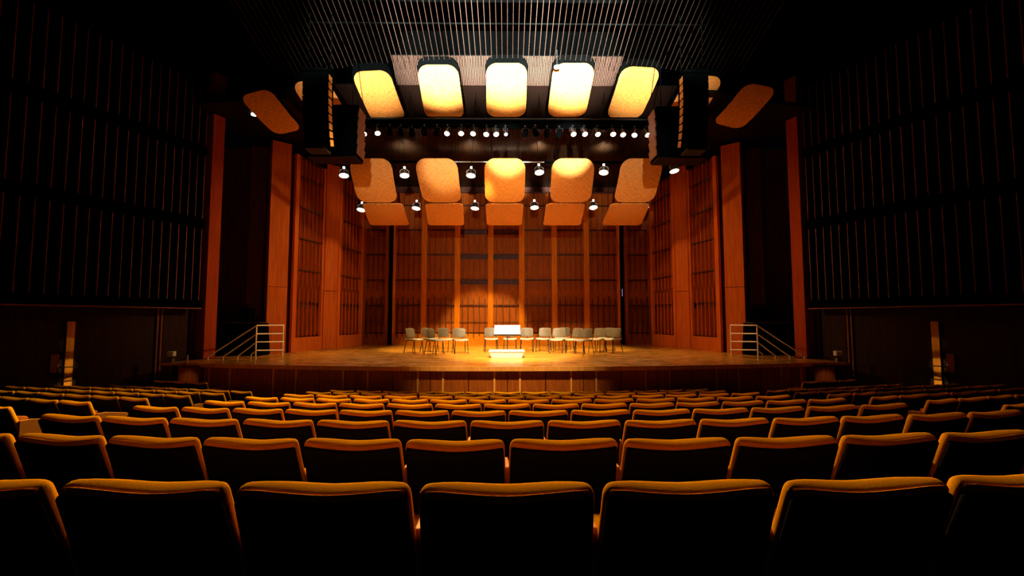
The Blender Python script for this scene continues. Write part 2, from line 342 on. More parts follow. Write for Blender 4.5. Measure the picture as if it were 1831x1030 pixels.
# ---------------------------------------------------------------- wings and hall side walls
def finmesh(h):
    k = ('fin2', round(h, 3))
    if k not in mcache:
        me = mesh('fin', MB().box((0, -.008, 0), (.022, .15, h)).box((0, .075, 0), (.016, .014, h)), 'void'); me.materials.append(M['lit_edge_trim'])  # unlit sides and lit nose of each fin are put into its colours
        for p in me.polygons:
            if p.index >= 6: p.material_index = 1
        mcache[k] = me
    return mcache[k]
def hall_side(s):
    sd = SIDE[s]
    # dark return wall between shell and hall wall
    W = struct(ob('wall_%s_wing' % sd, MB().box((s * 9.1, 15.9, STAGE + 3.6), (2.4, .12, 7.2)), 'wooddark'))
    for k in range(3):
        link('dark_panel', cbox('dark_panel', (.72, .03, 3.4), 'wooddark', .004), W, Matrix.Translation((s * (.42 - .75 * k * 1) * 1 - 0 + 0, -.08, -1.6)) if False else Matrix.Translation((s * (-.78 + .78 * k), -.08, -1.65)) )
    o0 = Vector((s * 8.75, 13.45, 0)); d = Vector((s * .3875, -.922, 0))
    n = Vector((-s * .922, -.3875, 0))          # towards the hall
    ang = math.atan2(d.y, d.x)
    def at(t, off, z): p = o0 + d * t + n * off; return Vector((p.x, p.y, z))
    Rz = Matrix.Rotation(ang + (math.pi if s > 0 else 0), 4, 'Z')
    Z0, Z1 = 2.62, 11.0; Lw = 11.5
    c = at(Lw / 2, -.45, (Z0 + Z1) / 2)
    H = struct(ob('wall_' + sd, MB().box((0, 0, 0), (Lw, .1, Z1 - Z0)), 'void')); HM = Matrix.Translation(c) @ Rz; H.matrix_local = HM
    inv = HM.inverted()
    def sub(nm, me, t, off, z, par=H): o = link(nm, me, H, inv @ (Matrix.Translation(at(t, off, z)) @ Rz)); return o
    levels = [2.85, 5.22, 7.38, 9.5, 11.0]
    for z in levels[:-1]:
        sub('rail', cbox('rail', (Lw - .2, .10, .22), 'void'), Lw / 2 + .1, -.10, z - .13)
    sub('rail', cbox('sill_rail', (Lw - .2, .12, .03), 'lit_edge_trim'), Lw / 2 + .1, -.06, 2.605)
    NF = 34
    for j in range(NF):
        t = .32 + .205 * j + .0012 * j * j
        for k in range(3 if j < 40 else 2):
            z0, z1 = levels[k] + .0, levels[k + 1] - .3
            f = sub('fin', finmesh(z1 - z0), t, -.06, (z0 + z1) / 2)
    # pilaster
    pl = struct(ob('trim_1' if s < 0 else 'trim_2', MB().box((0, 0, 0), (.36, .34, 8.6)), 'woodred', bevel=.01)); pl.matrix_local = Matrix.Translation(at(-.1, -.2, STAGE + 4.3 - .0)) @ Rz
    # lower wall with doors
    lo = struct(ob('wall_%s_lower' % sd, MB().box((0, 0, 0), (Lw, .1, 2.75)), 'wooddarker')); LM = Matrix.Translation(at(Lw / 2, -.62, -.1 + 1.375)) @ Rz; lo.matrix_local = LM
    def sub2(nm, dims, m_, t, off, z, par=lo, bev=0): return link(nm, cbox(nm, dims, m_, bev), par, LM.inverted() @ (Matrix.Translation(at(t, off, z)) @ Rz))
    sub2('trim_plank', (.30, .08, 1.5), 'woodred', -.14, -.5, 1.87)
    for t0 in (.03, .95):
        for e in (0, .10):
            sub2('door_trim', (.045, .06, 1.9), 'lit_edge_trim', t0 + e, -.53, 1.65)
    dr = struct(ob('door_1' if s < 0 else 'door_2', MB().box((0, 0, 0), (.66, .05, 2.0)), 'wooddarker', bevel=.01)); dr.matrix_local = Matrix.Translation(at(.58, -.53, 1.15 + .95)) @ Rz
    # lit doorway strip seen far along the wall
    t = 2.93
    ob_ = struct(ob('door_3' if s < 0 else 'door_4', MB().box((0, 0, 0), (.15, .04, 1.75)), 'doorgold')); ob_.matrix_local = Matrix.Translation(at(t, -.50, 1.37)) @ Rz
    pn = sub2('wall_plate', (.15, .03, .42), 'lit_edge_trim', t + .24, -.54, 1.27)
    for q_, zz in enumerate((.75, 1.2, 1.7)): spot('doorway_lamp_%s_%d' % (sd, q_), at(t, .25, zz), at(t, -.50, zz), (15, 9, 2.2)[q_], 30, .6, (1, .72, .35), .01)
    # stair rail in front of doorway
    hr = thing('handrail', 'black metal stair handrail crossing the lit doorway, %s side of hall' % sd, 'handrail')
    m_ = MB()
    for za, zb in ((1.18, 1.18), (.85, .85), (.86, 1.12), (.50, .77)):
        ob('rail' if za == zb else 'sloping_rail', MB().tube([at(t - .35, -.38, zb), at(t + .25, -.38, za)], .010, 6), 'black', hr)
    for e in (-.35, .25): ob('post', MB().tube([at(t + e, -.38, FL0), at(t + e, -.38, 1.18)], .012, 6), 'black', hr)
for s in (-1, 1): hall_side(s)
# ---------------------------------------------------------------- ceilings
ceiling = struct(ob('ceiling', MB().quad((-14, -3, 12.2), (14, -3, 12.2), (14, 22, 12.2), (-14, 22, 12.2)), 'void'))
def hy(py, Y): return P(907, py, Y).z - CAMZ
H0 = hy(104, 11.85)
# slats over the hall, falling towards the stage
sl0 = Vector((0, 11.85, CAMZ + H0)); Ls = 10.4; tilt = math.atan(.28)
sm = mesh('ceiling_slat', MB().box((0, 0, 0), (.013, Ls, .02)), 'slat')
hall_ceiling = struct(ob('ceiling_slats', MB().box((0, 11.85 - Ls / 2, CAMZ + H0 + .28 * Ls / 2 + 1.4), (20, Ls, .05), Matrix.Rotation(-tilt, 3, 'X')), 'void'))
for j in range(-46, 47):
    x = j * .142
    y1 = 11.85 + x * x / 60
    link('slat', sm, hall_ceiling, Matrix.Translation((x, y1 - Ls / 2 * math.cos(tilt), CAMZ + H0 - .28 * (x * x / 60) + Ls / 2 * math.sin(tilt))) @ Matrix.Rotation(-tilt, 4, 'X'))
cr = MB()
for y in (10.9, 9.2, 7.0, 4.6):
    cr.box((0, y, CAMZ + H0 + .28 * (11.85 - y) + .06), (13, .03, .03))
ob('cross_bearer', cr, 'void', hall_ceiling)
# ribbed stage ceilings
def ribbed(name, ya, ha, yb, hb, wx, step, m, back, x0=None):
    o = struct(ob(name, MB().quad((-wx, ya, CAMZ + ha + .03), (wx, ya, CAMZ + ha + .03), (wx, yb, CAMZ + hb + .03), (-wx, yb, CAMZ + hb + .03)), back))
    r = MB(); x = -wx
    while x < wx:
        i = len(r.v)
        for (y, h) in ((ya, ha), (yb, hb)):
            r.v += [Vector((x, y, CAMZ + h + .02)), Vector((x, y, CAMZ + h)), Vector((x + step * .5, y, CAMZ + h)), Vector((x + step * .5, y, CAMZ + h + .02))]
        for k in range(3): r.f.append([i + k, i + k + 1, i + k + 5, i + k + 4])
        x += step
    c = ob('fine_ribs', r, m, o); c['kind'] = 'stuff'
    return o
def hy(py, Y): return P(907, py, Y).z - CAMZ
ribbed('ceiling_lit_band', 12.5, hy(100, 12.5), 13.2, hy(153, 13.2), 3.3, .046, 'ceil_lit', 'void')  # step from lit to unlit ceiling is put into the rib colours
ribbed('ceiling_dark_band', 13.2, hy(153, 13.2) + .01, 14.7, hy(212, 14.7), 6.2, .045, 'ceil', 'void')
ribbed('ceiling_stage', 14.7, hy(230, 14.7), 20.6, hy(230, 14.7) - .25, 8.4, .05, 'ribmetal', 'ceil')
ob_c = ob('cross_beam', MB().box((0, 17.0, CAMZ + 5.96), (15, .10, .07)), 'void', bpy.data.objects['ceiling_stage'])
for xa, xb in ((-2.6, -.05), (-.03, 1.4)): ob('conduit', MB().tube([(xa, 16.9, CAMZ + 5.93), (xb, 16.9, CAMZ + 5.93)], .022, 8), 'chrome', bpy.data.objects['ceiling_stage'])
for s in (-1, 1):
    sf = struct(ob('soffit_' + SIDE[s], MB().prism([(s * 6.2, 12.4), (s * 9.2, 12.8), (s * 9.2, 16.2), (s * 6.2, 16.2)], CAMZ + 6.15, CAMZ + 6.25), 'ceil'))
    sf2 = struct(ob('ceiling_edge_' + SIDE[s], MB().prism([(s * 5.2, 12.3), (s * 6.6, 12.4), (s * 6.6, 14.8), (s * 5.2, 14.8)], CAMZ + 6.32, CAMZ + 6.42), 'ceil'))
# ---------------------------------------------------------------- ceiling reflectors
def ceil_z(y):
    ks = [(11.85, H0), (12.5, hy(100, 12.5)), (13.2, hy(153, 13.2)), (14.7, hy(212, 14.7)), (14.71, hy(230, 14.7)), (20.6, hy(230, 14.7) - .25)]
    for (a, ha), (b, hb) in zip(ks, ks[1:]):
        if y <= b: return CAMZ + ha + (hb - ha) * max(0, y - a) / (b - a)
    return CAMZ + 5.9
def cloud(label, nl, nr, fr, fl_, Yn, Yf, bow, group, rc=.27, frame_=True, roll=0):
    A = [P(nl[0], nl[1], Yn), P(nr[0], nr[1], Yn), P(fr[0], fr[1], Yf), P(fl_[0], fl_[1], Yf)]
    c0 = sum(A, Vector()) / 4
    root = thing('acoustic_reflector', label, 'ceiling panel', c0, 0, group)
    nrm = (A[1] - A[0]).cross(A[3] - A[0]).normalized()
    if nrm.z > 0: nrm = -nrm
    length = ((A[3] + A[2]) / 2 - (A[0] + A[1]) / 2).length; width = (A[1] - A[0]).length
    def build(grow, off, th, m_, name, gn=0):
        NU, NV = 10, 22; me = bpy.data.meshes.new(name); V = []; UV = []
        for side in (0, 1):
            for j in range(NV + 1):
                vv = .5 - .5 * math.cos(math.pi * j / NV)
                y = vv * length; r = rc * width
                e = min(y, length - y)
                ins = 0 if e > r else r - math.sqrt(max(0, r * r - (r - e) ** 2))
                hw = 1 - 2 * ins / width
                ve = vv * (1 + 2 * grow + gn) - grow - gn
                for i in range(NU + 1):
                    u = -1 + 2 * i / NU; uu = .5 + u * hw * (.5 + grow)
                    p = (A[0] * (1 - uu) + A[1] * uu) * (1 - ve) + (A[3] * (1 - uu) + A[2] * uu) * ve
                    p = p - c0 + nrm * (off - side * th + bow * 4 * vv * (1 - vv))
                    V.append(p); UV.append((u * hw * .5 * width + random.random() * 0, vv * length))
        n = (NU + 1) * (NV + 1); Fc = []
        for side in (0, 1):
            for j in range(NV):
                for i in range(NU):
                    a = side * n + j * (NU + 1) + i; q = [a, a + 1, a + NU + 2, a + NU + 1]; Fc.append(q if side else q[::-1])
        for j in range(NV):
            for i in (0, NU):
                a = j * (NU + 1) + i; b = a + NU + 1; Fc.append([a, b, b + n, a + n])
        for i in range(NU):
            for j in (0, NV):
                a = j * (NU + 1) + i; Fc.append([a, a + 1, a + 1 + n, a + n])
        me.from_pydata([tuple(q) for q in V], [], Fc)
        uvl = me.uv_layers.new(name='UVMap')
        for lp in me.loops: uvl.data[lp.index].uv = UV[lp.vertex_index]
        uvo = random.random() * 9
        for lp in uvl.data: lp.uv[0] += uvo
        fixn(me); me.materials.append(M[m_])
        for p in me.polygons: p.use_smooth = True
        try: me.set_sharp_from_angle(angle=math.radians(40))
        except Exception: pass
        return link(name, me, root)
    build(0, 0, .035, 'cloud', 'reflector_panel')
    if frame_: build(.02, -.10, .10, 'void', 'backing_frame', .06)
    for i, j in ((0, 3), (1, 2)):
        for q in (.2, .8):
            p = A[i].lerp(A[j], q).lerp((A[1 - i] if i < 2 else A[0]).lerp(A[2] if j == 3 else A[3], q), .15) - c0
            ob('suspension_rod', MB().tube([p + Vector((0, 0, .02)), p + Vector((0, 0, ceil_z((p + c0).y) - c0.z - p.z - .02))], .006, 5), 'void', root)
    return root
g1 = 'front row of gold ceiling reflectors'; g2 = 'second row of gold ceiling reflectors'; g3 = 'rear row of gold ceiling reflectors'
N1, F1 = 12.05, 13.6
cloud('gold ceiling reflector, middle of front row, upper half blazing cream', (869, 114), (943, 114), (940, 209), (870, 209), N1, F1, .04, g1)
cloud('bright cream ceiling reflector in front row with a pink disc at its corner', (990, 114), (1065, 114), (1046, 209), (978, 209), N1, F1, .04, g1)
cloud('cream-lit ceiling reflector in front row, next left of the middle one', (745, 117), (818, 117), (831, 212), (761, 212), N1, F1, .04, g1)
cloud('golden front-row ceiling reflector beside the right hanging speakers, leaning inward', (1113, 119), (1184, 123), (1144, 213), (1083, 211), N1, F1 - .1, .04, g1)
cloud('golden front-row ceiling reflector beside the left hanging speakers, leaning inward', (627, 130), (695, 126), (727, 214), (667, 219), N1, F1 - .1, .04, g1)
cloud('gold ceiling reflector half hidden behind the left line array', (520, 148), (585, 144), (632, 218), (572, 226), N1, F1 - .2, .05, g1)
cloud('gold ceiling reflector half hidden behind the right line array', (1231, 134), (1295, 139), (1247, 217), (1187, 213), N1, F1 - .2, .05, g1)
cloud('dim rust-coloured ceiling reflector, outermost above the left wing', (427, 172), (482, 158), (541, 231), (495, 242), N1, F1 - .5, .09, g1)
cloud('dim rust-coloured ceiling reflector, outermost above the right wing', (1335, 147), (1391, 159), (1323, 232), (1273, 219), N1, F1 - .5, .09, g1)
N2, F2 = 13.95, 15.15
for lab, a, b, c, d in (('gold ceiling reflector, middle of second row, bright upper edge', 866, 940, 937, 868), ('gold reflector in second row with cream top, right of the middle one', 987, 1064, 1055, 983),
                        ('evenly golden reflector in second row, left of the middle one', 741, 817, 826, 758), ('amber second-row reflector below the right hanging speakers', 1112, 1187, 1167, 1096), ('amber second-row reflector below the left hanging speakers', 623, 699, 712, 642)):
    cloud(lab, (a, 284), (b, 284), (c, 362), (d, 362), N2, F2, .10, g2, .25, frame_=False)
F3 = 16.9
for lab, a, b, c, d in (('dim amber rear-row reflector, middle one', 868, 936, 933, 871), ('dim amber rear-row reflector, next right of the middle one', 977, 1046, 1038, 971),
                        ('dim amber rear-row reflector, next left of the middle one', 760, 828, 830, 766), ('darkest rear-row reflector at the right end', 1092, 1162, 1145, 1076), ('darkest rear-row reflector at the left end', 648, 720, 732, 662)):
    cloud(lab, (a, 365), (b, 365), (c, 403), (d, 403), 15.22, F3, .03, g3, .12, frame_=False)
# ---------------------------------------------------------------- lighting bar with spotlights
bar = thing('lighting_bar', 'long black lighting truss crossing above the stage front', 'lighting truss', (0, 13.35, P(900, 220, 13.35).z))
bl, br_ = X_at(600, 13.35), X_at(1205, 13.35)
ob('chord', MB().tube([(bl, 0, .12), (br_, 0, .12)], .035, 8), 'black', bar); ob('chord', MB().tube([(bl, 0, -.08), (br_, 0, -.08)], .035, 8), 'void', bar)
ob('housing', MB().box(((bl + br_) / 2, .06, .03), (br_ - bl, .05, .36)), 'void', bar)
z_ = MB(); n_ = 44
for k in range(n_): z_.tube([(bl + (br_ - bl) * k / n_, 0, .12 if k % 2 else -.08), (bl + (br_ - bl) * (k + 1) / n_, 0, -.08 if k % 2 else .12)], .012, 5)
ob('bracing', z_, 'void', bar)
for x in (-2.95, -.97, .97, 2.95): ob('drop_rod', MB().tube([(x, 0, .12), (x, 0, .95)], .010, 6), 'void', bar)
def can(mlens, r=.085, ln=.26, body='blackgloss'):
    t = thing('stage_spotlight', '', 'spotlight')
    ob('clamp', MB().tube([(0, 0, 0), (0, 0, -.06)], .018, 6).box((0, 0, .0), (.05, .07, .05)), 'black', t)
    ob('yoke', MB().tube([(-r * 1.15, 0, -.17), (-r * 1.15, 0, -.07), (0, 0, -.055), (r * 1.15, 0, -.07), (r * 1.15, 0, -.17)], .009, 6), 'black', t)
    Rr = Matrix.Rotation(math.radians(-32), 3, 'X')
    b = Rr @ Vector((0, 0, .5 * ln)); e = Rr @ Vector((0, 0, -.5 * ln)); c = Vector((0, 0, -.17))
    ob('housing', MB().tube([c + b * 1.1, c + b * .9, c + b * .3, c + e * .4, c + e], [r * .4, r * .75, r * .8, r * .95, r * 1.05], 16), body, t, smooth=True)
    d = e.normalized()
    ob('lens', MB().tube([c + e * .96, c + e * 1.03 + d * .006], [r * .9, r * .8], 16), mlens, t, smooth=True)
    return t
protos = {}
lit = [643, 667, 797, 822, 845, 869, 885, 1027, 1048, 1072, 1101, 1119, 1142, 1163]
dark = [690, 710, 731, 754, 777, 940, 958, 980, 1003]
allx = sorted([(x, 'lamp') for x in lit] + [(x, 'blackgloss') for x in dark] + [(903, 'blue')])
kk = {'lamp': 0, 'blackgloss': 0}
for i, (px, ml) in enumerate(allx):
    if ml == 'blue': lab = 'small spotlight with a blue lens at the middle of the truss'
    else:
        kk[ml] += 1
        lab = ('lit white stage spotlight on the black truss, %s lit one from the left' if ml == 'lamp' else 'unlit black stage spotlight on the truss, %s unlit one from the left') % ORD[kk[ml]]
    if ml not in protos: t = protos[ml] = can(M[ml] if ml != 'blackgloss' else M['void'], .09 if ml != 'blue' else .06, body='void' if ml == 'blackgloss' else 'blackgloss')
    else: t = dup(protos[ml])
    t.location = (X_at(px, 13.30), 13.30, bar.location.z - .10 - random.random() * .03)
    t.rotation_euler = (0, 0, random.uniform(-.5, .5)); t['label'] = lab; t['group'] = 'spotlights along the truss'
# hanging floodlights
def flood():
    t = thing('pendant_floodlight', '', 'floodlight')
    ob('drop_rod', MB().tube([(0, 0, 0), (0, 0, 1.6)], .010, 6), 'black', t)
    ob('lamp_neck', MB().tube([(0, 0, 0), (0, 0, -.11)], .045, 10), 'steel', t, smooth=True)
    for x in (-.022, .022): ob('glow_tube', MB().tube([(x, -.045, -.01), (x, -.045, -.10)], .012, 6), 'lamp', t)
    RT = Matrix.Translation((0, 0, -.11)) @ Matrix.Rotation(math.radians(-15), 4, 'X') @ Matrix.Translation((0, 0, .11))
    ob('housing', MB().tube([(0, 0, -.09), (0, 0, -.14), (0, 0, -.20)], [.05, .085, .10], 16), 'blackgloss', t, RT, smooth=True)
    ob('yoke', MB().tube([(-.15, 0, -.30), (-.155, 0, -.17), (-.07, 0, -.10), (.07, 0, -.10), (.155, 0, -.17), (.15, 0, -.30)], .014, 6), 'chrome', t, RT)
    for nm_, r_, m_ in (('hood', 1, 'steel'), ('lens', .9, 'lampsoft')):
        hd = MB(); n = 16
        for (z, r) in ((-.19, .10 * r_), (-.36, .175 * r_)):
            for j in range(n): a = 2 * math.pi * j / n; hd.v.append(Vector((r * math.cos(a), r * math.sin(a), z)))
        for j in range(n): hd.f.append([j, (j + 1) % n, n + (j + 1) % n, n + j])
        if nm_ == 'lens': hd.f.append(list(range(n)))
        ob(nm_, hd, m_, t, RT, smooth=True)
    ob('lamp_face', MB().tube([(0, 0, -.33), (0, 0, -.35)], [.12, .135], 16), 'lamp', t, RT)
    return t
fp = flood()
# tilt of the hood is given by turning the whole lower lamp a little towards the stage front
k = 0
rows = [([(615, 298), (723, 298), (843, 298), (963, 293), (1080, 293), (1203, 290)], 16.0, 'front'), ([(648, 361), (746, 358), (850, 358), (955, 357), (1060, 357), (1154, 355)], 18.0, 'rear')]
for pts, Y, nm in rows:
    for i, (px, py) in enumerate(pts):
        t = fp if k == 0 else dup(fp); k += 1
        t.location = P(px, py, Y); t['group'] = 'pendant floodlights over the stage'
        t['label'] = 'glowing pendant floodlight in the %s hanging row, %s of six from the left' % (nm, ORD[i + 1])
        t.rotation_euler = (random.uniform(-.04, .04), random.uniform(-.06, .06), random.uniform(-.5, .5))
        top = P(px, py, Y)
        tx = top.x * .75
        spot('flood_%s_%d' % (nm, i), top + Vector((0, -.2, -.42)), (tx, Y - (1.2 if nm == 'front' else 2.6), STAGE), 380 if nm == 'front' else 260, 74 if nm == 'front' else 56, .8, (1, .76, .46), .12)
        if nm == 'front' and i in (1, 2, 3, 4):
            spot('leak_%d' % i, top + Vector((0, .1, .34)), top + Vector((0, .25, 1)), 90, 130, .9, (1, .85, .65), .02)
# small bits of the ceiling
tag(ob('downlight', MB().tube([P(454, 206, 13.4), P(454, 206, 13.4) + Vector((0, 0, .05))], .075, 14), 'lamp'), 'small round downlight below the outermost left reflector', 'light')
tag(ob('downlight', MB().tube([P(1362, 194, 13.4), P(1362, 194, 13.4) + Vector((0, 0, .05))], .075, 14), 'lamp'), 'small round downlight below the outermost right reflector', 'light')
dd = P(996, 121, 11.9)
dk = thing('ceiling_disc', 'small pale pink round disc at the corner of a bright reflector', 'disc', dd)
ob('disc', MB().tube([(0, 0, 0), (0, 0, .03)], .085, 20), mat('pink_disc', (.8, .5, .36), .5), dk); ob('stem', MB().tube([(0, 0, .03), (0, 0, .5)], .01, 6), 'black', dk)
# ---------------------------------------------------------------- line arrays
def line_array(s):
    sd = SIDE[s]
    Y = 10.4
    xi = P(603, 200, Y).x if s < 0 else P(1206, 200, Y).x
    wd = .56; zt = P(600, 150, Y).z; zb = P(600, 268, Y).z; n = 9
    t = thing('line_array_speaker', 'tall black curved line array loudspeaker hanging on the %s of the stage' % sd, 'loudspeaker', (xi + s * wd / 2, Y, zb))
    h = (zt - zb) / n; cy, cz = 0, 0; ang = .32
    hh = h
    y, z = -.16, 0
    for k in range(n):
        ang = .34 * (1 - k / (n - 1)) ** 1.6
        R = Matrix.Rotation(ang, 3, 'X')
        # cabinet tilts so the lower ones look further down
        up = R @ Vector((0, 0, 1))
        up = Vector((0, -up.y * -1, up.z))
        c = Vector((0, y, z)) + Vector((0, -math.sin(ang), math.cos(ang))) * h / 2
        R2 = Matrix.Rotation(ang, 4, 'X')
        pm = Matrix.Translation(c) @ R2
        cab = ob('cabinet', MB().prism([(-wd / 2, -.22), (wd / 2, -.22), (wd / 2 - .05, .25), (-wd / 2 + .05, .25)], -h * .46, h * .46), 'void', t, pm, bevel=.006)
        link('grille', cbox('grille', (wd - .04, .012, h * .8), 'void'), cab, Matrix.Translation((0, -.226, 0)))
        # perforated inner cheek
        m_ = MB()
        for a in range(2):
            m_.box((-s * (wd / 2 + .004 - .025), -.13 + .12 * a, 0), (.03, .09, h * .78), Matrix.Rotation(s * .11, 3, 'Z'))
        ck = link('side_vent', mesh('side_vent', m_, 'armwood'), cab)
        y, z = y - math.sin(ang) * h, z + math.cos(ang) * h
    y_top = y
    ob('flying_frame', MB().box((0, y + .0, z + .04), (wd + .04, .5, .06)), 'void', t)
    for x in (-.25, .25): ob('chain', MB().tube([(x, y, z + .06), (x, y, z + 1.5)], .012, 6), 'void', t)
    ob('pull_back_bracket', MB().box((s * .1, -.12, -.06), (wd * .8, .4, .05)), 'black', t)
    # bass cabinet with louvred side behind the array
    X0 = 3.72; X1 = 4.95; Y0, Y1 = 11.0, 11.56
    zt2, zb2 = CAMZ + 5.30, CAMZ + 4.0
    b = thing('bass_speaker_enclosure', 'black hanging bass enclosure with louvred wooden cheek, %s side' % sd, 'loudspeaker', (s * (X0 + X1) / 2, (Y0 + Y1) / 2, zb2))
    ob('enclosure', MB().box((0, 0, (zt2 - zb2) / 2), (X1 - X0, Y1 - Y0, zt2 - zb2)), 'void', b, bevel=.01)
    ob('underside', MB().box((0, 0, -.012), (X1 - X0 - .03, Y1 - Y0 - .02, .02)), 'ceil', b)
    for k in range(5):
        hk = (zt2 - zb2 - .1) / 5
        ob('louvre', MB().box((0, 0, 0), (.03, Y1 - Y0 - .06, hk * .93), Matrix.Rotation(-s * .16, 3, 'Y')), 'baffle', b, Matrix.Translation((-s * ((X1 - X0) / 2 + .02), 0, .06 + hk * (k + .5))))
    for x in (-.4, .4): ob('chain', MB().tube([(x, 0, zt2 - zb2), (x, 0, zt2 - zb2 + 1.4)], .012, 6), 'void', b)
for s in (-1, 1): line_array(s)
# ---------------------------------------------------------------- stage chairs
def stage_chair():
    t = thing('orchestra_chair', '', 'chair')
    def fs(c): x, y, z = c; return Vector((x, y, z + .455 + .02 * (x / .23) ** 2 * (1 if z > 0 else 1) - .02 * max(0, (-y) / .22) ** 2))
    ob('seat', pad(.46, .44, .035, .015, fs, (6, 5, 1), 2), 'chairseat', t, smooth=True)
    def fb(c): x, y, z = c; return Vector((x, y + .235 - .05 * (x / .22) ** 2 + .18 * z, z - (.035 if z > 0 else -.03) * (abs(x) / .22) ** 5 * min(1, abs(z) / .1) + .68))
    ob('backrest', pad(.44, .028, .32, .012, fb, (8, 1, 4), 2), 'chair', t, smooth=True)
    for s in (-1, 1):
        ob('leg', MB().tube([(s * .20, -.15, .44), (s * .225, -.20, 0)], .013, 8), 'blackgloss', t)
        ob('leg', MB().tube([(s * .20, .18, .44), (s * .225, .27, 0)], .013, 8), 'blackgloss', t)
        ob('back_upright', MB().tube([(s * .215, .15, .445), (s * .22, .21, .50), (s * .215, .215, .64)], .010, 8), 'steel', t)
    ob('seat_frame', MB().tube([(-.20, -.15, .435), (.20, -.15, .435), (.20, .18, .435), (-.20, .18, .435), (-.20, -.15, .435)], .010, 6), 'steel', t)
    return t
ch = [(741, 631, 62, 'leftmost in the arc'), (769, 628.5, 60, 'mostly hidden behind the second chair from the left'), (778, 633, 62, 'second from the left, in front of another'), (797, 629.7, 35, 'third clearly seen from the left'),
      (823, 631.5, 18, 'fourth clearly seen from the left, square to the hall'), (878, 628.5, 8, 'just left of the white music stand'), (912, 628.5, 0, 'directly behind the white music stand'), (942, 628.5, -4, 'just right of the white music stand'),
      (972, 628.5, -20, 'second right of the music stand, set back'), (997, 631, -22, 'third right of the music stand'), (1006, 626.5, -25, 'hidden behind the third chair right of the music stand'), (1027, 631, -48, 'fourth right of the stand, turned inward'),
      (1043, 633, -58, 'fifth right of the stand, nearest the stage edge'), (1068, 630, -42, 'third from the right end'), (1082, 627.5, -55, 'half hidden between the two rightmost chairs'), (1095, 630.5, -60, 'rightmost in the arc')]
cp = stage_chair()
for i, (px, py, a, lab) in enumerate(ch):
    t = cp if i == 0 else dup(cp)
    Y = 1.16 * F / (py - 570); p = P(px, py, Y)
    t.location = (p.x, Y, STAGE); t.rotation_euler = (0, 0, math.radians(a)); t['label'] = 'taupe orchestra chair on stage, ' + lab; t['group'] = 'orchestra chairs on the stage'
# podium and stand
pd = thing('conductor_podium', 'low white conductor podium in front of the white music stand', 'podium', (P(906, 640, 13.55).x, 13.9, STAGE))
ob('plinth', MB().box((0, 0, .09), (1.04, .72, .18), None, .86), 'white', pd, bevel=.004)
ob('top_board', MB().box((0, 0, .195), (1.08, .76, .03)), 'white', pd, bevel=.006)
ms = thing('music_stand', 'large white conductor music stand with glowing white desk', 'music stand', (P(907, 620, 14.75).x, 14.75, STAGE))
Rm = Matrix.Rotation(math.radians(-28), 3, 'X')
dz = P(907, 590, 14.75).z - STAGE
ob('desk', MB().box((0, 0, dz), (.83, .012, .34), Rm), 'paper', ms, bevel=.004)
ob('tray', MB().box(Vector((0, -.05, dz)) + Rm @ Vector((0, 0, -.175)), (.86, .08, .014), Rm), 'black', ms)
ob('score', MB().box(Vector((-.17, -.014, dz)) + Rm @ Vector((0, 0, -.01)), (.31, .008, .27), Rm).box(Vector((.17, -.014, dz)) + Rm @ Vector((0, 0, -.01)), (.31, .008, .27), Rm), 'paper', ms)
ob('pole', MB().tube([(0, .02, 0), (0, .02, dz - .02)], .014, 8), 'black', ms)
for k in range(3):
    a = 2 * math.pi * k / 3 + .5
    ob('foot', MB().tube([(0, .02, .06), (.28 * math.cos(a), .02 + .28 * math.sin(a), .01)], .010, 6), 'black', ms)
# ---------------------------------------------------------------- stair rails at the stage corners
def railing(s):
    def q(px, py, Y): p = P(px, py, Y); return Vector((p.x if s < 0 else -p.x + .06, p.y, p.z))
    t = thing('stair_railing', 'polished metal stair railing at the %s corner of the stage' % SIDE[s], 'railing')
    Ya, Yb = 13.15, 14.3
    hs = [581.5, 596.5, 611, 626]
    ends = [(372, 638), (399, 638), (425, 637), (449, 634)]
    for i, h in enumerate(hs):
        a = q(459, h + .5, Ya); b = q(507, h, Yb); e = q(ends[i][0], ends[i][1], Ya)
        f = Vector((e.x, e.y, STAGE))
        ob('rail', MB().tube([b, a.lerp(b, .1), a, a.lerp(e, .95), e, f], .019, 10), 'chrome', t, smooth=True)
    for px, Y in ((459, Ya), (507, Yb)):
        a = q(px, 581.5, Y); ob('post', MB().tube([a, (a.x, a.y, STAGE)], .021, 10), 'chrome', t, smooth=True)
for s in (-1, 1): railing(s)
